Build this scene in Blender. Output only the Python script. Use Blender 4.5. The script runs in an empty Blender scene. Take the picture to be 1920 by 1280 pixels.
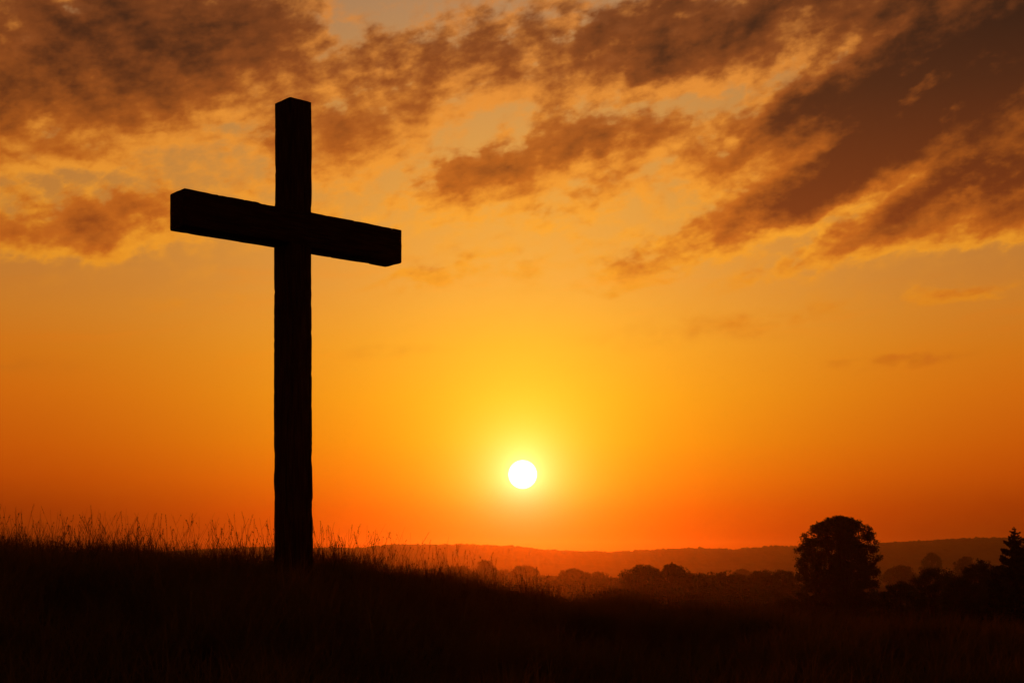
import bpy, math, random
import numpy as np
from mathutils import Vector

C = bpy.context.scene.collection
SC = bpy.context.scene
F = 2628.0            # focal length of the photograph in its own pixels
HY = 1045.0           # its horizon row
rad = math.radians

# ------------------------------------------------------------------ camera
cam_d = bpy.data.cameras.new("camera")
cam_d.sensor_width = 36.0
cam_d.lens = 36.0 * F / 1920.0
cam_d.shift_y = (HY - 640.0) / 1920.0
cam_d.clip_start = 0.05
cam_d.clip_end = 30000.0
cam = bpy.data.objects.new("camera", cam_d)
C.objects.link(cam)
cam.location = (0, 0, 0)
cam.rotation_euler = (rad(90), 0, 0)
SC.camera = cam

SC.view_settings.view_transform = 'Standard'
SC.view_settings.look = 'None'
SC.view_settings.exposure = 0.0
SC.view_settings.gamma = 1.0
SC.cycles.use_denoising = True
SC.cycles.max_bounces = 6
SC.cycles.volume_bounces = 1

SUN_AZ = math.degrees(math.atan((980 - 960) / F))
SUN_EL = math.degrees(math.atan((HY - 889) / F))


def sky_dir(px, py):
    """azimuth and elevation, in degrees, of a point of the sky"""
    az = math.atan((px - 960) / F)
    return math.degrees(az), math.degrees(math.atan((HY - py) / F * math.cos(az)))


def lin(r, g, b):
    f = lambda c: (c / 255 / 12.92) if c <= 10 else ((c / 255 + 0.055) / 1.055) ** 2.4
    return (f(r), f(g), f(b), 1.0)


# ------------------------------------------------------------------ world
world = bpy.data.worlds.new("World")
SC.world = world
world.use_nodes = True
NT = world.node_tree
NT.nodes.clear()


class G:
    """small helper that writes node graphs in order"""

    def __init__(s, nt):
        s.nt = nt

    def n(s, t, **kw):
        nd = s.nt.nodes.new(t)
        for k, v in kw.items():
            setattr(nd, k, v)
        return nd

    def put(s, sock, v):
        if hasattr(v, 'is_output'):
            s.nt.links.new(v, sock)
        elif v is not None:
            sock.default_value = v

    def m(s, op, a, b=None, c=None, clamp=False):
        nd = s.n('ShaderNodeMath', operation=op, use_clamp=clamp)
        s.put(nd.inputs[0], a)
        if b is not None: s.put(nd.inputs[1], b)
        if c is not None: s.put(nd.inputs[2], c)
        return nd.outputs[0]

    def v(s, op, a, b=None, scale=None):
        nd = s.n('ShaderNodeVectorMath', operation=op)
        s.put(nd.inputs[0], a)
        if b is not None: s.put(nd.inputs[1], b)
        if scale is not None: s.put(nd.inputs['Scale'], scale)
        return nd.outputs['Value'] if op in ('DOT_PRODUCT', 'LENGTH') else nd.outputs[0]

    def ramp(s, fac, stops, mode='LINEAR'):
        nd = s.n('ShaderNodeValToRGB')
        cr = nd.color_ramp
        cr.interpolation = mode
        while len(cr.elements) < len(stops): cr.elements.new(0.5)
        for e, (p, c) in zip(cr.elements, stops):
            e.position = p
            e.color = c
        s.put(nd.inputs[0], fac)
        return nd.outputs[0]

    def mix(s, fac, a, b, blend='MIX'):
        nd = s.n('ShaderNodeMix', data_type='RGBA', blend_type=blend)
        nd.clamp_factor = True
        s.put(nd.inputs[0], fac)
        s.put(nd.inputs[6], a)
        s.put(nd.inputs[7], b)
        return nd.outputs[2]

    def step(s, x, lo, hi, a=0.0, b=1.0):
        nd = s.n('ShaderNodeMapRange', interpolation_type='SMOOTHSTEP')
        s.put(nd.inputs[0], x)
        for i, q in enumerate((lo, hi, a, b)): s.put(nd.inputs[i + 1], q)
        return nd.outputs[0]

    def noise(s, vec, scale, detail=6, rough=0.55, dist=0.0):
        nd = s.n('ShaderNodeTexNoise')
        s.put(nd.inputs['Vector'], vec)
        nd.inputs['Scale'].default_value = scale
        nd.inputs['Detail'].default_value = detail
        nd.inputs['Roughness'].default_value = rough
        nd.inputs['Distortion'].default_value = dist
        return nd


g = G(NT)
tc = g.n('ShaderNodeTexCoord')
D = tc.outputs['Generated']
sx = g.n('ShaderNodeSeparateXYZ'); g.put(sx.inputs[0], D)
DX, DY, DZ = sx.outputs
az = g.m('MULTIPLY', g.m('ARCTAN2', DX, DY), 180 / math.pi)
el = g.m('MULTIPLY', g.m('ARCSINE', DZ), 180 / math.pi)
pc = g.n('ShaderNodeCombineXYZ'); g.put(pc.inputs[0], az); g.put(pc.inputs[1], el)
P = pc.outputs[0]

# banks of cloud: where each stands in the sky, how far it spreads, its slant and its depth
CLOUDS = [
    # cx, cy, rx, ry, slant, depth
    (110, 80, 500, 215, 4, 1.10), (440, 90, 330, 130, 3, .72), (40, 230, 320, 105, 8, .66), (330, 215, 330, 70, 8, .26),
    (770, 145, 200, 100, 10, .74), (650, 265, 200, 105, 12, .66), (130, 315, 150, 40, 8, .30), (900, 210, 200, 45, 16, .22),
    (130, 425, 330, 76, 7, .85), (250, 400, 150, 56, 10, .42), (60, 455, 210, 40, 3, .3),
    (1010, 312, 330, 76, 14, .86), (1180, 258, 190, 62, 17, .5), (880, 345, 170, 50, 10, .32), (1090, 392, 160, 38, 12, .44), (870, 375, 240, 36, 8, .2),
    (965, 90, 210, 110, 12, .50), (930, 238, 150, 34, 14, -.30), (1240, 105, 380, 125, 12, .80), (1450, 40, 420, 110, 10, .75), (1100, 150, 170, 60, 14, .16),
    (1480, 165, 240, 40, 36, -.62), (1230, 205, 200, 36, 4, -.60), (1350, 20, 70, 70, 45, -.30), (700, 40, 150, 60, 15, -.20),
    (1750, 170, 520, 210, 22, 1.12), (1480, 240, 270, 95, 20, 1.0), (1720, 165, 180, 90, 25, .34), (1800, 240, 240, 70, 15, .2), (1900, 60, 400, 260, 10, .9),
    (1590, 318, 230, 70, 26, .95), (1470, 390, 220, 62, 26, .62), (1340, 452, 310, 46, 17, .74), (1890, 350, 290, 100, 6, 1.5),
    (1650, 425, 240, 50, 25, .74), (1530, 485, 240, 34, 14, .44), (1575, 274, 170, 24, 14, -.30), (1650, 366, 180, 30, 28, -.50), (1420, 325, 90, 28, 32, -.30), (1800, 430, 260, 40, 8, .25),
    (1000, 495, 380, 42, 8, .20), (790, 520, 170, 24, 10, .24), (1790, 557, 120, 20, 5, .50), (1700, 672, 170, 16, 4, .34), (1450, 600, 420, 40, 5, .20),
    (380, 560, 170, 22, 4, .16), (30, 690, 170, 24, 2, .18), (700, 660, 170, 16, 4, .10), (560, 300, 160, 90, 5, .1),
]


def cloud_field(p):
    """how much cloud stands in a direction"""
    # the layer seen in perspective: the lower it stands, the flatter its lumps
    rot = g.n('ShaderNodeMapping', vector_type='TEXTURE')
    g.put(rot.inputs[0], p)
    rot.inputs['Rotation'].default_value = (0, 0, rad(13))
    rot.inputs['Scale'].default_value = (1.55, .92, 1.0)
    q = rot.outputs[0]
    wn = g.noise(q, 0.55, 7, 0.56)
    off = g.v('SCALE', g.v('SUBTRACT', wn.outputs['Color'], (.5, .5, .5)), scale=g.step(el, 7, 14, 1.1, 2.9))
    pw = g.v('ADD', p, off)
    acc = None
    for (cx, cy, rx, ry, sl, amp) in CLOUDS:
        a0, e0 = sky_dir(cx, cy)
        mp = g.n('ShaderNodeMapping', vector_type='TEXTURE')
        g.put(mp.inputs[0], pw)
        mp.inputs['Location'].default_value = (a0, e0, 0)
        mp.inputs['Rotation'].default_value = (0, 0, rad(sl))
        mp.inputs['Scale'].default_value = (rx / 45.9, ry / 45.9, 1)
        gr = g.n('ShaderNodeTexGradient', gradient_type='SPHERICAL')
        g.put(gr.inputs[0], mp.outputs[0])
        acc = g.m('MULTIPLY_ADD', gr.outputs['Fac'], amp, acc if acc is not None else 0.0)
    # overhead and behind the viewer the layer closes up
    acc = g.m('ADD', acc, g.m('MULTIPLY', g.step(el, 10.0, 15, 0, .13), g.step(el, 20, 24, 1, 0)))
    acc = g.m('ADD', acc, g.step(el, 21, 34, 0, .9))
    acc = g.m('ADD', acc, g.m('MULTIPLY', g.step(g.m('ABSOLUTE', az), 24, 60, 0, .7), g.step(el, 6, 16)))
    n1 = g.noise(q, 0.50, 9, 0.57, 0.08).outputs['Fac']
    n2 = g.noise(q, 1.25, 7, 0.57, 0.05).outputs['Fac']
    n3 = g.noise(g.v('ADD', q, (7.3, 2.1, 0)), .85, 3, .5).outputs['Fac']
    puff = g.m('SUBTRACT', .085, g.m('ABSOLUTE', g.m('SUBTRACT', n3, .5)))
    lump = g.m('ADD', g.m('MULTIPLY', g.m('SUBTRACT', n1, .5), 1.6), g.m('MULTIPLY', g.m('SUBTRACT', n2, .5), 1.45))
    lump = g.m('ADD', lump, g.m('MULTIPLY', puff, 1.9))
    # lumps are broken up only where there is cloud to break
    body = g.step(acc, -.02, .26)
    lump = g.m('MULTIPLY', lump, g.step(acc, .45, 1.0, 1.08, .80))
    high = g.step(el, 8, 16, .04, .50)
    return g.m('MULTIPLY_ADD', lump, g.m('MULTIPLY_ADD', body, g.m('SUBTRACT', .80, high), high), acc), n2


fld, fine = cloud_field(P)
# the same field a little nearer to the sun, for the lit rims
to_sun = g.v('NORMALIZE', g.v('SUBTRACT', (SUN_AZ, SUN_EL, 0), P))
fld2, fine2 = cloud_field(g.v('ADD', P, g.v('SCALE', to_sun, scale=.60)))

# clear sky: a ramp by elevation in the sun's direction and one far off to the side
e01 = g.m('DIVIDE', el, 30.0, clamp=True)
S = lambda e, c: (max(0.0, e / 30.0), lin(*c))
sun_ramp = g.ramp(e01, [S(0, (215, 54, 0)), S(.75, (232, 66, 0)), S(1.9, (248, 90, 0)), S(3.2, (255, 124, 0)),
                        S(4.7, (255, 150, 2)), S(6.5, (254, 164, 16)), S(8.6, (251, 167, 36)), S(11.2, (241, 162, 60)),
                        S(14, (232, 160, 66)), S(18, (208, 147, 76)), S(22, (176, 132, 92)), S(30, (120, 96, 76))])
far_ramp = g.ramp(e01, [S(0, (84, 24, 1)), S(1.0, (112, 33, 1)), S(2.1, (144, 46, 1)), S(3.2, (174, 62, 1)), S(4.3, (188, 75, 2)),
                        S(6.5, (201, 95, 6)), S(8.0, (202, 107, 14)), S(9.6, (198, 116, 32)), S(11.7, (186, 117, 48)), S(14, (184, 118, 50)), S(18, (172, 116, 60)),
                        S(22, (152, 112, 77)), S(30, (96, 76, 62))])
daz = g.m('SUBTRACT', az, SUN_AZ)
wsun = g.m('POWER', math.e, g.m('MULTIPLY', g.m('POWER', g.m('DIVIDE', g.m('ABSOLUTE', daz), 12.5), 2.0), -1.0))
clear = g.mix(wsun, far_ramp, sun_ramp)
# away from the west the evening sky is dim
dim = g.step(g.m('ABSOLUTE', daz), 20, 110, 1.0, .20)
clear = g.v('SCALE', clear, scale=dim)

# glow round the sun
sund = (math.sin(rad(SUN_AZ)) * math.cos(rad(SUN_EL)), math.cos(rad(SUN_AZ)) * math.cos(rad(SUN_EL)), math.sin(rad(SUN_EL)))
dsx = g.m('MULTIPLY', daz, 1.0)
dsy = g.m('SUBTRACT', el, SUN_EL)
# the haze swallows the glow sooner below the sun than above it
ang0 = g.m('SQRT', g.m('ADD', g.m('MULTIPLY', dsx, dsx), g.m('MULTIPLY', dsy, dsy)))
dsy = g.m('MULTIPLY', dsy, g.step(dsy, -1.5, 1.5, 1.7, .85))
ang = g.m('SQRT', g.m('ADD', g.m('MULTIPLY', dsx, dsx), g.m('MULTIPLY', dsy, dsy)))
ga = g.m('POWER', math.e, g.m('MULTIPLY', g.m('DIVIDE', ang, 1.85), -1.0))
gb = g.m('POWER', math.e, g.m('MULTIPLY', g.m('DIVIDE', ang0, 0.72), -1.0))
gw = g.m('POWER', math.e, g.m('MULTIPLY', g.m('POWER', g.m('DIVIDE', ang, 5.2), 2.0), -1.0))
glow = g.v('ADD', g.v('SCALE', (.35, .70, .058), scale=ga), g.v('SCALE', (.5, .72, .60), scale=gb))
glow = g.v('ADD', glow, g.v('SCALE', (.08, .10, .000), scale=gw))

# cloud colour
thick = g.m('MAXIMUM', fld, 0.0)
lit = g.m('SUBTRACT', fld, fld2)
cov = g.step(fld, -.05, .50)
wide = g.m('POWER', math.e, g.m('MULTIPLY', g.m('POWER', g.m('DIVIDE', g.m('ABSOLUTE', daz), 24), 2.0), -1.0))
rim = g.ramp(e01, [S(0, (235, 110, 8)), S(8, (206, 112, 16)), S(11, (236, 148, 32)), S(13, (246, 160, 42)), S(15, (238, 150, 46)), S(19, (224, 138, 52)), S(24, (190, 116, 58)), S(30, (130, 80, 52))])
core = g.ramp(e01, [S(0, (190, 70, 5)), S(8, (206, 104, 22)), S(11, (200, 102, 24)), S(15, (190, 98, 24)), S(19, (146, 74, 27)), S(24, (78, 42, 24)), S(30, (94, 53, 34))])
deep = g.ramp(e01, [S(0, (120, 40, 5)), S(10, (150, 64, 16)), S(15, (110, 49, 16)), S(18, (80, 39, 17)), S(21, (49, 28, 16)), S(24, (42, 24, 14)), S(30, (72, 41, 27))])
c1 = g.mix(g.step(g.m('ADD', g.m('SUBTRACT', thick, g.m('MULTIPLY', lit, .75)), g.m('MULTIPLY', g.m('SUBTRACT', fine, .5), .6)), .10, .86), rim, core)
c2 = g.mix(g.step(g.m('SUBTRACT', thick, g.m('MULTIPLY', g.m('SUBTRACT', lit, g.m('SUBTRACT', fine, .5)), .5)), .66, 1.60), c1, deep)
c2 = g.v('SCALE', c2, scale=g.m('MULTIPLY', g.m('MULTIPLY_ADD', wide, .25, .78), dim))
sky = g.mix(g.m('MULTIPLY', cov, g.step(fld, .2, .9, .93, 1.0)), clear, c2)
# long thin veils low over the horizon
vm = g.n('ShaderNodeMapping', vector_type='TEXTURE')
g.put(vm.inputs[0], P)
vm.inputs['Rotation'].default_value = (0, 0, rad(6))
vm.inputs['Scale'].default_value = (7.0, 1.0, 1.0)
veil = g.noise(vm.outputs[0], 1.1, 7, .6, .4).outputs['Fac']
veil = g.m('MULTIPLY', g.step(veil, .50, .74), g.m('MULTIPLY', g.step(el, 6.0, 9.5), g.step(el, 11, 14, 1, 0)))
sky = g.mix(g.m('MULTIPLY', veil, .42), sky, g.v('MULTIPLY', clear, (1.12, .93, .55)))
sky = g.v('ADD', sky, glow)

# sky texture of the same low sun, faint under the lit haze
nis = g.n('ShaderNodeTexSky', sky_type='NISHITA')
nis.sun_disc = False
nis.sun_elevation = rad(SUN_EL)
nis.sun_rotation = rad(SUN_AZ)
nis.dust_density = 4.0
sky = g.v('ADD', sky, g.v('SCALE', nis.outputs[0], scale=.0012))
# the disc itself
cosang = g.v('DOT_PRODUCT', D, sund)
disc = g.step(cosang, math.cos(rad(.605)), math.cos(rad(.50)))
sky = g.v('ADD', sky, g.v('SCALE', (4.0, 3.6, 3.2), scale=disc))
bg = g.n('ShaderNodeBackground')
g.put(bg.inputs[0], sky)
bg.inputs[1].default_value = 1.0
out = g.n('ShaderNodeOutputWorld')
NT.links.new(bg.outputs[0], out.inputs[0])

# ------------------------------------------------------------------ sun
sun_d = bpy.data.lights.new("sun", 'SUN')
sun_d.energy = .50
sun_d.angle = rad(0.6)
sun_d.color = (1.0, .105, .002)
sun = bpy.data.objects.new("sun", sun_d)
C.objects.link(sun)
sun.rotation_euler = Vector(sund).to_track_quat('Z', 'Y').to_euler()

HAZE_DENSITY = 8.5e-5
HAZE_G = .90
# ------------------------------------------------------------------ helpers


def link(name, me, mat=None, parent=None):
    o = bpy.data.objects.new(name, me)
    C.objects.link(o)
    if mat: me.materials.append(mat)
    if parent: o.parent = parent
    return o


def mesh_np(name, V, faces, smooth=False):
    """faces: list of integer arrays, each (n, k)"""
    me = bpy.data.meshes.new(name)
    V = np.asarray(V, dtype=np.float32)
    faces = [np.asarray(f, dtype=np.int32) for f in faces if len(f)]
    nl = sum(f.size for f in faces); nf = sum(len(f) for f in faces)
    me.vertices.add(len(V)); me.vertices.foreach_set('co', V.ravel())
    me.loops.add(nl); me.loops.foreach_set('vertex_index', np.concatenate([f.ravel() for f in faces]))
    me.polygons.add(nf)
    tot = np.concatenate([np.full(len(f), f.shape[1], dtype=np.int32) for f in faces])
    st = np.concatenate([[0], np.cumsum(tot)[:-1]]).astype(np.int32)
    me.polygons.foreach_set('loop_start', st)
    if smooth: me.polygons.foreach_set('use_smooth', np.ones(nf, dtype=bool))
    me.update(calc_edges=True)
    me.validate()
    return me


def thing(name, label, cat, loc=(0, 0, 0), group=None):
    o = bpy.data.objects.new(name, None)
    o.empty_display_size = .2
    C.objects.link(o)
    o.location = loc
    o['label'] = label; o['category'] = cat
    if group: o['group'] = group
    return o


def fbm2(x, y, seed=0, octaves=4, base=1.0):
    """smooth value noise in numpy, about -1..1"""
    tot = np.zeros(np.broadcast(x, y).shape); amp = 1.0; nrm = 0
    fr = base
    for o in range(octaves):
        xi = x * fr + 17.3 * o; yi = y * fr - 9.1 * o
        x0 = np.floor(xi).astype(np.int64); y0 = np.floor(yi).astype(np.int64)
        fx = xi - x0; fy = yi - y0
        fx = fx * fx * (3 - 2 * fx); fy = fy * fy * (3 - 2 * fy)

        def h(a, b):
            n = (a * 374761393 + b * 668265263 + (seed + o) * 974634777) & 0x7fffffff
            n = ((n ^ (n >> 13)) * 1274126177) & 0x7fffffff
            return ((n ^ (n >> 16)) & 0xffff) / 32767.5 - 1
        v = (h(x0, y0) * (1 - fx) + h(x0 + 1, y0) * fx) * (1 - fy) + (h(x0, y0 + 1) * (1 - fx) + h(x0 + 1, y0 + 1) * fx) * fy
        tot += v * amp; nrm += amp
        amp *= .5; fr *= 2.03
    return tot / nrm


def material(name, stops, scale, rough=1.0, coord='Object', bump=0.0, stretch=(1, 1, 1), spec=.0, detail=6):
    m = bpy.data.materials.new(name)
    m.use_nodes = True
    k = G(m.node_tree)
    b = m.node_tree.nodes['Principled BSDF']
    t = k.n('ShaderNodeTexCoord')
    mp = k.n('ShaderNodeMapping'); k.put(mp.inputs[0], t.outputs[coord]); mp.inputs['Scale'].default_value = stretch
    nz = k.noise(mp.outputs[0], scale, detail, .6)
    col = k.ramp(nz.outputs['Fac'], stops)
    k.put(b.inputs['Base Color'], col)
    b.inputs['Roughness'].default_value = rough
    b.inputs['Specular IOR Level'].default_value = spec
    if bump:
        bp = k.n('ShaderNodeBump'); bp.inputs['Strength'].default_value = 1.0; bp.inputs['Distance'].default_value = bump
        k.put(bp.inputs['Height'], nz.outputs['Fac'])
        k.put(b.inputs['Normal'], bp.outputs[0])
    return m


M_ground = material('soil_and_turf', [(.3, (.030, .030, .014, 1)), (.7, (.055, .050, .022, 1))], .8, bump=.02)
M_hill = material('wooded_hill', [(.3, (.030, .038, .018, 1)), (.7, (.055, .060, .028, 1))], .03)
M_grass = material('dry_grass', [(.3, (.045, .050, .018, 1)), (.7, (.085, .070, .028, 1))], 1.3, rough=.85)
M_stalk = material('dead_stalks', [(.3, (.06, .045, .02, 1)), (.7, (.11, .08, .035, 1))], 2.0, rough=.8)
M_leaf = material('foliage', [(.35, (.030, .042, .014, 1)), (.65, (.065, .080, .026, 1))], .9, rough=.8)
M_needle = material('needles', [(.35, (.022, .036, .018, 1)), (.65, (.045, .062, .028, 1))], 1.5, rough=.8)
M_bark = material('bark', [(.3, (.035, .025, .016, 1)), (.7, (.085, .065, .045, 1))], 3.0, bump=.02, stretch=(3, 3, .5))
M_wood = material('weathered_timber', [(.28, (.030, .018, .010, 1)), (.5, (.075, .047, .028, 1)), (.75, (.135, .09, .056, 1))], 9.0,
                  rough=.85, bump=.006, stretch=(6, 6, .35), detail=9)
M_beamwood = material('weathered_beam_timber', [(.28, (.030, .018, .010, 1)), (.5, (.072, .045, .027, 1)), (.75, (.13, .088, .055, 1))], 9.0,
                      rough=.85, bump=.006, stretch=(.35, 6, 6), detail=9)



def translucent(m, col, fac):
    """thin leaves let some of the light behind them through"""
    k = G(m.node_tree)
    o = [n for n in m.node_tree.nodes if n.type == 'OUTPUT_MATERIAL'][0]
    b = m.node_tree.nodes['Principled BSDF']
    t = k.n('ShaderNodeBsdfTranslucent'); t.inputs[0].default_value = col
    x = k.n('ShaderNodeMixShader'); x.inputs[0].default_value = fac
    k.put(x.inputs[1], b.outputs[0]); k.put(x.inputs[2], t.outputs[0])
    k.put(o.inputs[0], x.outputs[0])


translucent(M_grass, (.16, .11, .03, 1), .45)
translucent(M_leaf, (.10, .11, .03, 1), .3)

# ------------------------------------------------------------------ ground
CREST = 14.5
cp = np.array([-400, 0, 300, 550, 640, 720, 800, 900, 1000, 1200, 1400, 1700, 1920, 2500])
cg = np.array([1082, 1082, 1092, 1106, 1114, 1122, 1134, 1150, 1164, 1186, 1204, 1222, 1233, 1243])
CX = (cp - 960) / F * CREST
CZ = -(cg - HY) / F * CREST


def ground_z(x, y):
    x = np.asarray(x, float); y = np.asarray(y, float)
    zc = np.interp(x, CX, CZ)
    zc = (zc + np.interp(x - .35, CX, CZ) + np.interp(x + .35, CX, CZ)) / 3
    zc = zc - .9 * np.clip((x - 9) / 25, 0, 1) - .5 * np.clip((-x - 9) / 30, 0, 1)
    t = np.clip(1 - y / CREST, 0, 3)
    near = zc + (-1.42 - zc) * np.minimum(t ** 1.25, 1.6)
    dy = np.clip(y - CREST, 0, None)
    valley = -10 - 14 * np.clip((y - 140) / 1150, 0, 1)
    k = 1 - np.exp(-(dy / 55) ** 2)
    farz = zc * (1 - k) + valley * k
    z = np.where(y < CREST, near, farz)
    z = z + .035 * fbm2(x, y, 3, 3, .9) * np.clip(1 - dy / 20, 0, 1)
    z = z + .5 * fbm2(x, y, 8, 3, .02) * np.clip(dy / 60, 0, 1)
    return z


ys = np.concatenate([-np.geomspace(4000, 2, 30), np.linspace(-1, 22, 93), np.geomspace(22.5, 4000, 90)])
us = np.concatenate([-np.geomspace(4000, 9, 50), np.linspace(-8.5, 8.5, 100), np.geomspace(9, 4000, 50)])
GX, GY = np.meshgrid(us, ys)
V = np.stack([GX, GY, ground_z(GX, GY)], -1).reshape(-1, 3)


def grid_faces(nr, nc):
    i = np.arange(nr - 1)[:, None] * nc + np.arange(nc - 1)[None, :]
    return np.stack([i, i + 1, i + nc + 1, i + nc], -1).reshape(-1, 4)


go = link('ground', mesh_np('ground', V, [grid_faces(len(ys), len(us))], True), M_ground)
go['kind'] = 'structure'

# ------------------------------------------------------------------ hills
HD = 2600.0
hp = np.array([-1800, -900, -300, 100, 300, 440, 500, 600, 690, 740, 850, 960, 1000, 1060, 1150, 1220, 1290, 1370, 1450, 1500, 1650, 1700, 1800, 1870, 1920, 2400, 3000, 3800])
hy = np.array([1030, 1036, 1046, 1044, 1038, 1031, 1029, 1031, 1029, 1023, 1024, 1027, 1032, 1036, 1038, 1034, 1031, 1033, 1026, 1027, 1022, 1019, 1013, 1012, 1012, 1018, 1010, 1030])
xs = np.concatenate([np.linspace(-2700, -1000, 200), np.linspace(-997, 997, 900), np.linspace(1000, 2800, 200)])
rows = np.concatenate([np.linspace(-900, -120, 26), np.linspace(-105, 90, 28), np.linspace(140, 800, 12)])
HXg, HRg = np.meshgrid(xs, rows)
ridge = np.interp(HXg, (hp - 960) / F * HD, (HY - hy) / F * HD)
sec = np.where(HRg < 0, np.cos(np.clip(-HRg / 900, 0, 1) * math.pi / 2) ** 1.3, np.cos(np.clip(HRg / 800, 0, 1) * math.pi / 2))
base = -34.0
top = ridge + 2.0 * fbm2(HXg, HRg, 5, 3, .008)
hz = base + (top - base) * sec
canopy = 8.0 * np.abs(fbm2(HXg, HRg * .7, 11, 3, .11)) + 1.4 * fbm2(HXg, HRg, 12, 2, .04)
hz = hz + canopy * np.clip(sec * 2, 0, 1)
V = np.stack([HXg, HD + HRg, hz], -1).reshape(-1, 3)
ho = link('hills', mesh_np('hills', V, [grid_faces(len(rows), len(xs))], True), M_hill)
ho['kind'] = 'structure'

# ------------------------------------------------------------------ wooden cross
W = 0.28
rA = rad(math.degrees(math.atan(2970 / F)))      # the beam runs right and away at this azimuth
RV = Vector((math.sin(rA), math.cos(rA), 0))     # along the beam
DV = Vector((-math.cos(rA), math.sin(rA), 0))    # from the front face to the back
# the post's front left corner stands on the ray through x = 541
sl = (543.5 - 960) / F
PY = 13.55
corner = Vector((sl * PY, PY, 0))
cross_base_z = float(ground_z(corner.x, corner.y)) - .25
cross = thing('wooden_cross', 'tall dark wooden cross standing in the grass on the knoll', 'cross', (corner.x, corner.y, cross_base_z))
cross.rotation_euler = (0, 0, math.atan2(RV.y, RV.x))


def timber(name, sx, sy, sz, axis, origin, seed, mat, parent, n=110, taper=None):
    """squared timber with worn arrises and a split, uneven surface; axis 0 = lies along x, 2 = stands along z"""
    rng = np.random.default_rng(seed)
    L = sz if axis == 2 else sx
    a, b = (sx, sy) if axis == 2 else (sz, sy)
    m = 6
    # outline of the section with rounded corners
    sec = []
    cr = .012
    for (cx, cy, a0) in ((a - cr, b - cr, 0), (cr, b - cr, 90), (cr, cr, 180), (a - cr, cr, 270)):
        for q in (0, 45, 90):
            an = rad(a0 + q); sec.append((cx + cr * math.cos(an), cy + cr * math.sin(an)))
        # points along the side that follows
    pts = []
    for i in range(12):
        p, q = sec[i], sec[(i + 1) % 12]
        pts.append(p)
        if i % 3 == 2:
            for j in range(1, m): pts.append((p[0] + (q[0] - p[0]) * j / m, p[1] + (q[1] - p[1]) * j / m))
    pts = np.array(pts)
    k = len(pts)
    s = np.concatenate([[0, .006], np.linspace(.03, L - .03, n), [L - .006, L]])
    inset = np.zeros(len(s)); inset[0] = inset[-1] = .012
    ctr = np.array([a / 2, b / 2])
    Vv = []
    for i, t in enumerate(s):
        d = pts - ctr
        r = 1 - inset[i] * 2 / max(a, b)
        kk = 1 + (taper[0] + (taper[1] - taper[0]) * t / L if taper else 0)
        u = np.arange(k) * .9
        dis = .0045 * fbm2(np.full(k, t * 5.0), u, seed, 3, 1.0) + .003 * fbm2(np.full(k, t * 1.2), u * 2.5, seed + 4, 2, 1.0)
        wob = .009 * np.array([float(fbm2(np.array([t * .9]), np.array([3.0]), seed + 1, 2)[0]), float(fbm2(np.array([t * .9]), np.array([8.0]), seed + 2, 2)[0])])
        nd = d / np.linalg.norm(d, axis=1)[:, None]
        # chipped arrises
        chip = np.zeros(k)
        for cnr in range(4):
            cv = float(fbm2(np.array([t * 4.5]), np.array([cnr * 7.7 + 1.5]), seed + 9, 3)[0])
            cj = float(fbm2(np.array([t * 17.0]), np.array([cnr * 3.1 + .5]), seed + 11, 2)[0])
            chip[cnr * 8:cnr * 8 + 3] = -(max(cv - .22, 0) * .022 + max(cj - .28, 0) * .013)
        Vv.append(np.column_stack([ctr + wob + d * r * kk + nd * (dis + chip)[:, None], np.full(k, t)]))
    Vv = np.array(Vv)
    nr = len(s)
    # end caps: centre points
    caps = np.array([[*ctr, 0], [*ctr, L]])
    co = np.concatenate([Vv.reshape(-1, 3), caps])
    idx = np.arange(nr - 1)[:, None] * k + np.arange(k)[None, :]
    nx = np.arange(nr - 1)[:, None] * k + (np.arange(k)[None, :] + 1) % k
    quads = np.stack([idx, nx, nx + k, idx + k], -1).reshape(-1, 4)
    i0 = np.arange(k); i1 = (i0 + 1) % k
    t0 = np.stack([i1, i0, np.full(k, nr * k)], -1)
    t1 = np.stack([(nr - 1) * k + i0, (nr - 1) * k + i1, np.full(k, nr * k + 1)], -1)
    if axis == 0:   # section x -> z, length -> x
        co = co[:, [2, 1, 0]]
        quads = quads[:, ::-1]; t0 = t0[:, ::-1]; t1 = t1[:, ::-1]
    o = link(name, mesh_np(name, co + np.array(origin), [quads, np.concatenate([t0, t1])]), mat, parent)
    return o


def ray_plane_along(px, base_pt, dirv):
    """distance along dirv from base_pt where it is seen in the column px"""
    s = (px - 960) / F
    return (s * base_pt.y - base_pt.x) / (dirv.x - s * dirv.y)


w_front = ray_plane_along(584.5, corner, RV)
d_side = ray_plane_along(514.5, corner, DV)
aL = ray_plane_along(345, corner, RV)
aR = ray_plane_along(752, corner, RV)
pl = corner + RV * aL; pr = corner + RV * aR
z_top_l = (HY - 353) / F * pl.y; z_bot_r = (HY - 493) / F * pr.y; z_top_r = (HY - 431) / F * pr.y
z_post = (HY - 181) / F * corner.y
bz = (z_top_l + z_top_r) / 2
bh = z_top_r - z_bot_r
print('cross', w_front, d_side, aL, aR, z_top_l, z_top_r, bh, z_post)
H = z_post - cross_base_z
timber('post', w_front, d_side, H, 2, (0, 0, 0), 21, M_wood, cross, 150, taper=(.085, 0))
timber('crossbeam', aR - aL, d_side * 1.02, bh, 0, (aL, -.012, bz - bh - cross_base_z), 33, M_beamwood, cross, 110)

# ------------------------------------------------------------------ grass


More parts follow.
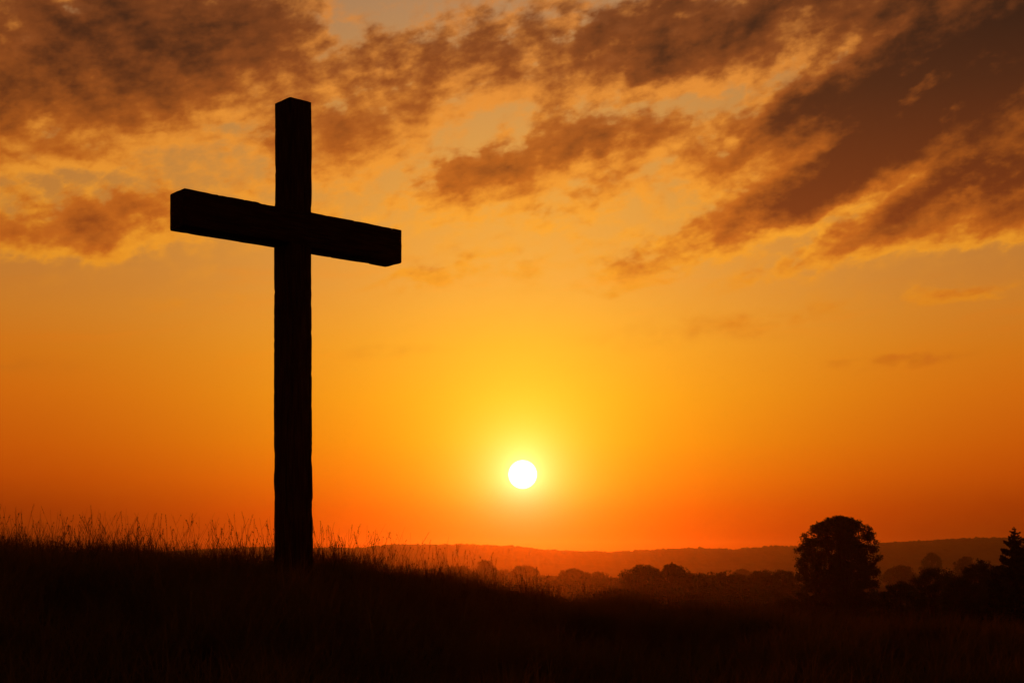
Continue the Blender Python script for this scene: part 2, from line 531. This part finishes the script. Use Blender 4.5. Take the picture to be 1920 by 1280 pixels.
def blades(X, Y, hgt, wid, lean, seed, z0=None):
    """thin curved blades: two quads and a tip"""
    rng = np.random.default_rng(seed)
    n = len(X)
    Z = ground_z(X, Y) - .01 if z0 is None else z0
    th = rng.uniform(0, 2 * math.pi, n)                # facing
    ph = rng.uniform(0, 2 * math.pi, n)                # leaning
    ux, uy = np.cos(th), np.sin(th)
    lx, ly = np.cos(ph) * lean * hgt + .06 * hgt, np.sin(ph) * lean * hgt
    Vs = np.zeros((n, 7, 3), dtype=np.float32)
    for k, (t, wk) in enumerate(((0, 1.0), (.4, .85), (.75, .5))):
        c = t ** 1.8
        px = X + lx * c; py = Y + ly * c; pz = Z + hgt * (t - .25 * lean * c)
        for sgn, j in ((-1, 0), (1, 1)):
            Vs[:, 2 * k + j, 0] = px + sgn * ux * wid * wk * .5
            Vs[:, 2 * k + j, 1] = py + sgn * uy * wid * wk * .5
            Vs[:, 2 * k + j, 2] = pz
    Vs[:, 6, 0] = X + lx; Vs[:, 6, 1] = Y + ly; Vs[:, 6, 2] = Z + hgt * (1 - .25 * lean)
    b = np.arange(n)[:, None] * 7
    q = np.concatenate([b + np.array([[0, 1, 3, 2]]), b + np.array([[2, 3, 5, 4]])])
    t = b + np.array([[4, 5, 6]])
    return Vs.reshape(-1, 3), q, t


rng = np.random.default_rng(7)


def scatter(n, y0, y1, half=.44, powr=1.0, seed=0):
    r = np.random.default_rng(seed)
    y = y0 + (y1 - y0) * r.random(n) ** powr
    x = (r.random(n) * 2 - 1) * (half * y + 1.0)
    return x, y


# turf over the knoll: thickest along the crest, where it stands against the sky
X1, Y1 = scatter(150000, 3.0, 13.0, seed=1, powr=.7)
X2, Y2 = scatter(170000, 12.0, 17.5, seed=2)
X = np.concatenate([X1, X2]); Y = np.concatenate([Y1, Y2])
cl = fbm2(X, Y, 40, 3, 1.6)
tu = fbm2(X, Y, 44, 2, 5.0)
keep = rng.random(len(X)) < np.clip(.70 + .6 * cl + .35 * tu, .3, 1)
X, Y, cl, tu = X[keep], Y[keep], cl[keep], tu[keep]
h = (.15 + .28 * rng.random(len(X)) ** 1.5) * (1 + .75 * cl + .5 * tu)
h *= np.interp(X, [-6, -2, 0, 2, 6], [1.15, 1.05, .95, .9, .9])
vs, q, t = blades(X, Y, h, rng.uniform(.004, .009, len(X)), rng.uniform(.1, .75, len(X)), 3)
gr = link('grass', mesh_np('grass', vs, [q, t]), M_grass)
gr['kind'] = 'stuff'; gr['label'] = 'dense dark meadow grass covering the knoll'; gr['category'] = 'grass'

# tall dead stalks with side twigs and seed buds


def stalk_field(name, n, seed, hmin, hmax, y0, y1):
    r = np.random.default_rng(seed)
    VS, QS, TS = [], [], []
    base = 0

    def tube(pts, radii):
        nonlocal base
        k = 3
        pts = np.array(pts)
        ring = []
        for p, rr in zip(pts, radii):
            for j in range(k):
                an = 2 * math.pi * j / k
                ring.append((p[0] + rr * math.cos(an), p[1] + rr * math.sin(an), p[2]))
        m = len(pts)
        VS.append(np.array(ring))
        for i in range(m - 1):
            for j in range(k):
                QS.append((base + i * k + j, base + i * k + (j + 1) % k, base + (i + 1) * k + (j + 1) % k, base + (i + 1) * k + j))
        base += m * k

    def bud(p, s):
        nonlocal base
        o = np.array([(1, 0, 0), (0, 1, 0), (-1, 0, 0), (0, -1, 0), (0, 0, 1.5), (0, 0, -1.5)]) * s + p
        VS.append(o)
        for a, b in ((0, 1), (1, 2), (2, 3), (3, 0)):
            TS.append((base + a, base + b, base + 4)); TS.append((base + b, base + a, base + 5))
        base += 6
    got = 0
    while got < n:
        y = r.uniform(y0, y1); x = r.uniform(-1, 1) * (.42 * y + .6)
        if fbm2(np.array([x]), np.array([y]), 71, 2, .9)[0] < r.uniform(-.55, .35): continue
        got += 1
        hh = (hmin + (hmax - hmin) * r.random() ** 2.3) * float(np.interp(x, [-.8, -.2, .6, 2.5], [1.0, .86, .66, .6]))
        z = float(ground_z(x, y))
        an = r.uniform(0, 2 * math.pi); ln = r.uniform(.02, .38) * hh
        lx, ly = math.cos(an) * ln, math.sin(an) * ln
        kink = r.uniform(-.03, .03)
        P_ = []
        for i in range(7):
            t = i / 6
            P_.append((x + lx * t ** 1.7 + kink * math.sin(t * 5), y + ly * t ** 1.7, z - .02 + hh * t))
        r0 = r.uniform(.0016, .0028)
        tube(P_, [r0 * (1 - .6 * i / 6) for i in range(7)])
        kind = r.random()
        if kind < .45:      # branched weed with buds
            for _ in range(r.integers(2, 7)):
                t = r.uniform(.4, .95); i = int(t * 6); p = np.array(P_[i])
                a2 = r.uniform(0, 2 * math.pi); l2 = r.uniform(.03, .11)
                e = p + np.array([math.cos(a2) * l2 * .6, math.sin(a2) * l2 * .6, l2])
                tube([p, (p + e) / 2 + np.array([0, 0, -.006]), e], [r0 * .6, r0 * .5, r0 * .4])
                if r.random() < .7: bud(e, r.uniform(.0035, .007))
        elif kind < .8:     # seed spike
            for i in range(r.integers(5, 12)):
                t = 1 - i * .018
                k = min(t * 6, 5.999); i0 = int(k); p = np.array(P_[i0]) * (1 - (k - i0)) + np.array(P_[i0 + 1]) * (k - i0)
                bud(p + r.normal(0, .003, 3), r.uniform(.0025, .005))
        if r.random() < .8:  # narrow leaves on the stem
            for _ in range(r.integers(1, 6)):
                t = r.uniform(.1, .75); i = int(t * 6); p = np.array(P_[i]); a2 = r.uniform(0, 2 * math.pi); l2 = r.uniform(.06, .16)
                dx, dy = math.cos(a2), math.sin(a2)
                m1 = p + np.array([dx * l2 * .35, dy * l2 * .35, l2 * .75]); e = p + np.array([dx * l2 * .8, dy * l2 * .8, l2 * .7])
                w = np.array([-dy, dx, 0]) * .0035
                VS.append(np.array([p - w * .5, p + w * .5, m1 + w, m1 - w, e]))
                QS.append((base, base + 1, base + 2, base + 3)); TS.append((base + 3, base + 2, base + 4))
                base += 5
    return link(name, mesh_np(name, np.concatenate(VS), [np.array(QS), np.array(TS)]), M_stalk)


st = stalk_field('tall_grass', 4200, 12, .20, .79, 12.2, 16.5)
st['kind'] = 'stuff'; st['label'] = 'thin dead stalks and seed heads rising above the grass'; st['category'] = 'tall grass'
st2 = stalk_field('meadow_weeds', 600, 13, .2, .42, 5.0, 12.2)
st2['kind'] = 'stuff'; st2['label'] = 'low sparse weeds in the dark meadow in front'; st2['category'] = 'weeds'

# ------------------------------------------------------------------ trees


def tubes_mesh(name, tubes, sides=7):
    VS, QS = [], []; base = 0
    for pts, radii in tubes:
        pts = np.array(pts, float)
        for i, (p, rr) in enumerate(zip(pts, radii)):
            d = pts[min(i + 1, len(pts) - 1)] - pts[max(i - 1, 0)]
            d /= max(np.linalg.norm(d), 1e-6)
            u = np.cross(d, [0.31, .95, .05]); u /= np.linalg.norm(u); v = np.cross(d, u)
            an = np.arange(sides) * 2 * math.pi / sides
            VS.append(p + rr * (np.cos(an)[:, None] * u + np.sin(an)[:, None] * v))
        for i in range(len(pts) - 1):
            for j in range(sides):
                QS.append((base + i * sides + j, base + i * sides + (j + 1) % sides, base + (i + 1) * sides + (j + 1) % sides, base + (i + 1) * sides + j))
        base += len(pts) * sides
    return mesh_np(name, np.concatenate(VS), [np.array(QS)], True)


def leaf_cards(P_, size, r):
    """one small bent leaf spray (two triangles) at each point"""
    n = len(P_)
    a = r.normal(size=(n, 3)); a /= np.linalg.norm(a, axis=1)[:, None]
    b = r.normal(size=(n, 3)); b -= a * (a * b).sum(1)[:, None]; b /= np.linalg.norm(b, axis=1)[:, None]
    c = np.cross(a, b)
    s = (size * r.uniform(.55, 1.3, n))[:, None]
    V_ = np.stack([P_ - a * s * .6, P_ + b * s * .42 + c * s * .1, P_ + a * s * .7, P_ - b * s * .42 + c * s * .12], 1)
    i = np.arange(n)[:, None] * 4
    return V_.reshape(-1, 3), np.concatenate([i + np.array([[0, 1, 2]]), i + np.array([[0, 2, 3]])])


def broadleaf(name, label, px, top, half, dist, seed, profile='dome', skirt=.08, group=None, clumps=260, per=55, base_py=None, cat='tree', squash=.9):
    r = np.random.default_rng(seed)
    x = (px - 960) / F * dist
    gz = float(ground_z(x, dist))
    ztop = (HY - top) / F * dist
    Hh = ztop - gz
    R = half / F * dist
    root = thing(name, label, cat, (x, dist, gz), group)
    prof = {
        'oak': ([0, .15, .3, .5, .66, .78, .86, .92, .96, .985, 1.0], [.6, .85, .97, 1.0, .99, .94, .86, .74, .58, .36, .10]),
        'dome': ([0, .12, .3, .5, .68, .82, .92, .97, 1.0], [.6, .82, 1.0, 1.0, .95, .82, .62, .4, .15]),
        'round': ([0, .15, .35, .6, .8, .9, .96, 1.0], [.5, .8, 1.0, 1.0, .9, .74, .52, .2]),
        'tall': ([0, .1, .3, .55, .75, .9, 1.0], [.55, .8, 1.0, .85, .6, .34, .05]),
        'flat': ([0, .15, .4, .65, .85, .95, 1.0], [.6, .85, 1.0, 1.02, .95, .8, .45]),
    }[profile]
    zb = Hh * skirt
    lob = r.uniform(0, 2 * math.pi, 6)
    cen = []; rad_ = []
    csize = R * .165 * math.sqrt(260 / clumps) ** .6
    while len(cen) < clumps:
        t = r.random() ** (1.0 if len(cen) % 3 else 1.9); an = r.uniform(0, 2 * math.pi)
        rr = np.interp(t, *prof) * R
        rr *= .96 + .06 * math.sin(3 * an + lob[0] + 5 * t) + .055 * math.sin(5 * an + lob[1] - 7 * t) + .04 * math.sin(2 * an + lob[2])
        cs = csize * r.uniform(.65, 1.45)
        rho = max(rr - cs * .8, 0) * r.random() ** .36
        z = zb + t * (Hh - zb) - cs * .55 * t
        cen.append((math.cos(an) * rho, math.sin(an) * rho * squash, z)); rad_.append(cs)
    cen = np.array(cen); rad_ = np.array(rad_)
    k = r.integers(int(per * .6), int(per * 1.4), clumps)
    ids = np.repeat(np.arange(clumps), k)
    d = r.normal(size=(len(ids), 3)); d /= np.linalg.norm(d, axis=1)[:, None]
    d *= (r.random(len(ids)) ** .42)[:, None]
    d[:, 2] *= .8
    pts = cen[ids] + d * rad_[ids][:, None]
    pts += r.normal(0, csize * .08, pts.shape)
    pts = pts[pts[:, 2] > .1]
    lv, lf = leaf_cards(pts, np.full(len(pts), csize * .34), r)
    # trunk and limbs
    tb = []
    lean = r.normal(0, .02, 2) * Hh
    tr = max(.035 * Hh, .12)
    spine = [np.array([lean[0] * t, lean[1] * t, Hh * .82 * t - .3 * (t == 0)]) for t in np.linspace(0, 1, 7)]
    tb.append((spine, [tr * (1.25 if i == 0 else 1) * (1 - .85 * i / 6) for i in range(7)]))
    for i in r.choice(clumps, min(clumps, 34), replace=False):
        e = cen[i]; t0 = np.clip(e[2] / Hh * .62 - .08, .12, .75)
        s0 = np.array([lean[0] * t0, lean[1] * t0, Hh * .82 * t0])
        m1 = s0 * .55 + e * .45 + np.array([0, 0, -.04 * Hh]) + r.normal(0, .02 * Hh, 3)
        tb.append(([s0, m1, e], [tr * .34, tr * .22, tr * .07]))
    link('trunk', tubes_mesh('trunk', tb), M_bark, root)
    link('crown', mesh_np('crown', lv, [lf]), M_leaf, root)
    return root


def conifer(name, label, px, top, half, dist, seed, group=None, levels=26):
    r = np.random.default_rng(seed)
    x = (px - 960) / F * dist
    gz = float(ground_z(x, dist))
    Hh = (HY - top) / F * dist - gz
    R = half / F * dist
    root = thing(name, label, 'conifer', (x, dist, gz), group)
    tb = [([np.array([0, 0, -.3 + (Hh + .3) * t]) for t in np.linspace(0, 1, 8)], [.022 * Hh * (1 - .97 * t) for t in np.linspace(0, 1, 8)])]
    pts = []
    for L in range(levels * 8):
        t = .04 + .95 * r.random() ** .85
        z = Hh * t
        an = L * 2.39996 + r.normal(0, .2)
        l = (R * (1 - t) ** .85 + .035 * R) * r.choice([.75, .95, 1.0, 1.2]) * r.uniform(.85, 1.1)
        dx, dy = math.cos(an), math.sin(an)
        up = .34 * (t - .45) + r.normal(0, .06)
        p0 = np.array([0, 0, z]); p1 = np.array([dx * l * .55, dy * l * .55, z - .12 * l + up * l * .4]); p2 = np.array([dx * l, dy * l, z + up * l])
        rb = .005 * Hh * (1 - t) + .008
        tb.append(([p0, p1, p2], [rb, rb * .6, rb * .25]))
        ns = int(40 + 190 * l / R)
        s = r.random(ns) ** .8
        q = np.where(s[:, None] < .55, p0 + (p1 - p0) * (s / .55)[:, None], p1 + (p2 - p1) * ((s - .55) / .45)[:, None])
        side = r.normal(0, .13, ns) * l * (1.15 - s)
        q = q + np.stack([-dy * side, dx * side, -np.abs(r.normal(0, .07, ns)) * l - .02], 1)
        pts.append(q)
    tip = np.stack([r.normal(0, .008 * R, 60), r.normal(0, .008 * R, 60), Hh * r.uniform(.90, 1.0, 60)], 1)
    pts.append(tip)
    pts = np.concatenate(pts)
    lv, lf = leaf_cards(pts, R * np.where(pts[:, 2] > .9 * Hh, .026, .055), r)
    link('trunk', tubes_mesh('trunk', tb, 5), M_bark, root)
    link('crown', mesh_np('crown', lv, [lf]), M_needle, root)
    return root


broadleaf('oak_tree', 'largest tree, a broad domed oak rising dark above the ridge at right', 1573, 967, 82, 158, 19, 'oak', clumps=1500, per=66, skirt=.08)
conifer('spruce_tree', 'pointed dark spruce at the right edge of the photo', 1902, 988, 92, 132, 6)
conifer('spruce_tree', 'spruce half cut off by the right edge, behind the pointed one', 1926, 1000, 84, 142, 7)
# dark bushy trees on the right, near
for (name, label, px, top, half, d, prof) in [
    ('bushy_tree', 'low dark bushy tree just right of the big oak', 1690, 1090, 60, 150, 'round'),
    ('bushy_tree', 'flat-topped dark tree between the big oak and the spruce', 1752, 1063, 56, 146, 'flat'),
    ('bushy_tree', 'highest of the dark rounded trees left of the pointed spruce', 1838, 1048, 60, 138, 'dome'),
    ('bushy_tree', 'low dark shrubby tree between the flat-topped dark tree and the highest rounded one', 1798, 1082, 60, 134, 'round'),
    ('bushy_tree', 'dark rounded tree beside the foot of the spruce', 1878, 1058, 60, 136, 'dome'),
    ('bushy_tree', 'dark shrubby tree at the left foot of the big oak', 1480, 1120, 60, 168, 'round'),
]:
    broadleaf(name, label, px, top, half, d, 100 + px, prof, clumps=260, per=55, skirt=.03)
# the middle distance
for (label, px, top, half, d, prof) in [
    ('rounded valley tree, left of the dark pair below the ridge', 1203, 1058, 47, 380, 'round'),
    ('rounded valley tree, right of the dark pair below the ridge', 1259, 1057, 46, 372, 'dome'),
    ('broad dim tree midway between the dark pair and the big oak', 1345, 1072, 62, 400, 'flat'),
    ('dim tree with a flat top left of the big oak', 1452, 1068, 54, 420, 'flat'),
    ('faint dim treetop behind, left of the flat-topped tree beside the oak', 1392, 1066, 26, 900, 'dome'),
    ('faint treetop behind the right side of the big oak', 1746, 1036, 26, 1000, 'dome'),
    ('faint treetop just left of the highest dark rounded tree at right', 1812, 1042, 30, 950, 'dome'),
    ('faint low tree close right of the big oak', 1690, 1060, 40, 900, 'dome'),
    ('hazy tree, tallest of the red trees below the sun', 910, 1050, 24, 1000, 'round'),
    ('hazy low tree at the left end of the red tree line', 862, 1061, 38, 1000, 'dome'),
    ('hazy domed tree right of the tallest red tree', 983, 1059, 32, 950, 'round'),
    ('hazy tree between the tallest red tree and the domed one', 945, 1067, 22, 1000, 'flat'),
    ('hazy rounded tree under the lowest dip of the ridge', 1072, 1066, 34, 740, 'round'),
    ('hazy broad flat tree just right of the rounded one under the ridge dip', 1112, 1073, 48, 720, 'flat'),
    ('hazy low tree beside the grass right of the cross', 800, 1066, 34, 1000, 'flat'),
]:
    broadleaf('valley_tree', label, px, top, half, d, 300 + px, prof, clumps=190, per=80, skirt=.02)
# lower trees that close the tree line under those crowns
i = 0
for d, tops in ((880, [(820, 1074), (880, 1072), (930, 1075), (1020, 1079), (1050, 1081), (960, 1076)]),
                (600, [(1000, 1090), (1060, 1086), (1140, 1083), (1165, 1084), (1090, 1089), (1310, 1078), (1400, 1079)]),
                (330, [(1150, 1103), (1230, 1094), (1290, 1095), (1330, 1100), (1390, 1098), (1440, 1100)]),
                (250, [(1120, 1128), (1200, 1128), (1270, 1126), (1350, 1125), (1420, 1122)])):
    for (px, top) in tops:
        broadleaf('valley_tree', 'low hazy tree merging into the tree line along the valley', px, top, 40 + (i * 7) % 18, d * (1 + .02 * ((i * 5) % 4)), 900 + i, ['dome', 'round', 'flat'][i % 3],
                  group='low trees along the valley', clumps=170, per=75, skirt=.01)
        i += 1

# ------------------------------------------------------------------ haze
hx, hy0, hy1, hz0, hz1 = 4200, -4200, 4200, -40, 48
hv = [(-hx, hy0, hz0), (hx, hy0, hz0), (hx, hy1, hz0), (-hx, hy1, hz0), (-hx, hy0, hz1), (hx, hy0, hz1), (hx, hy1, hz1), (-hx, hy1, hz1)]
hf = [(3, 2, 1, 0), (4, 5, 6, 7), (0, 1, 5, 4), (1, 2, 6, 5), (2, 3, 7, 6), (3, 0, 4, 7)]
me = bpy.data.meshes.new('haze'); me.from_pydata(hv, [], hf)
M_haze = bpy.data.materials.new('evening_haze')
M_haze.use_nodes = True
nt = M_haze.node_tree; nt.nodes.clear()
pv = nt.nodes.new('ShaderNodeVolumePrincipled')
pv.inputs['Color'].default_value = (.96, .82, .64, 1)
pv.inputs['Density'].default_value = HAZE_DENSITY
pv.inputs['Anisotropy'].default_value = HAZE_G
om = nt.nodes.new('ShaderNodeOutputMaterial')
nt.links.new(pv.outputs[0], om.inputs['Volume'])
hzo = link('haze', me, M_haze)
hzo['kind'] = 'stuff'
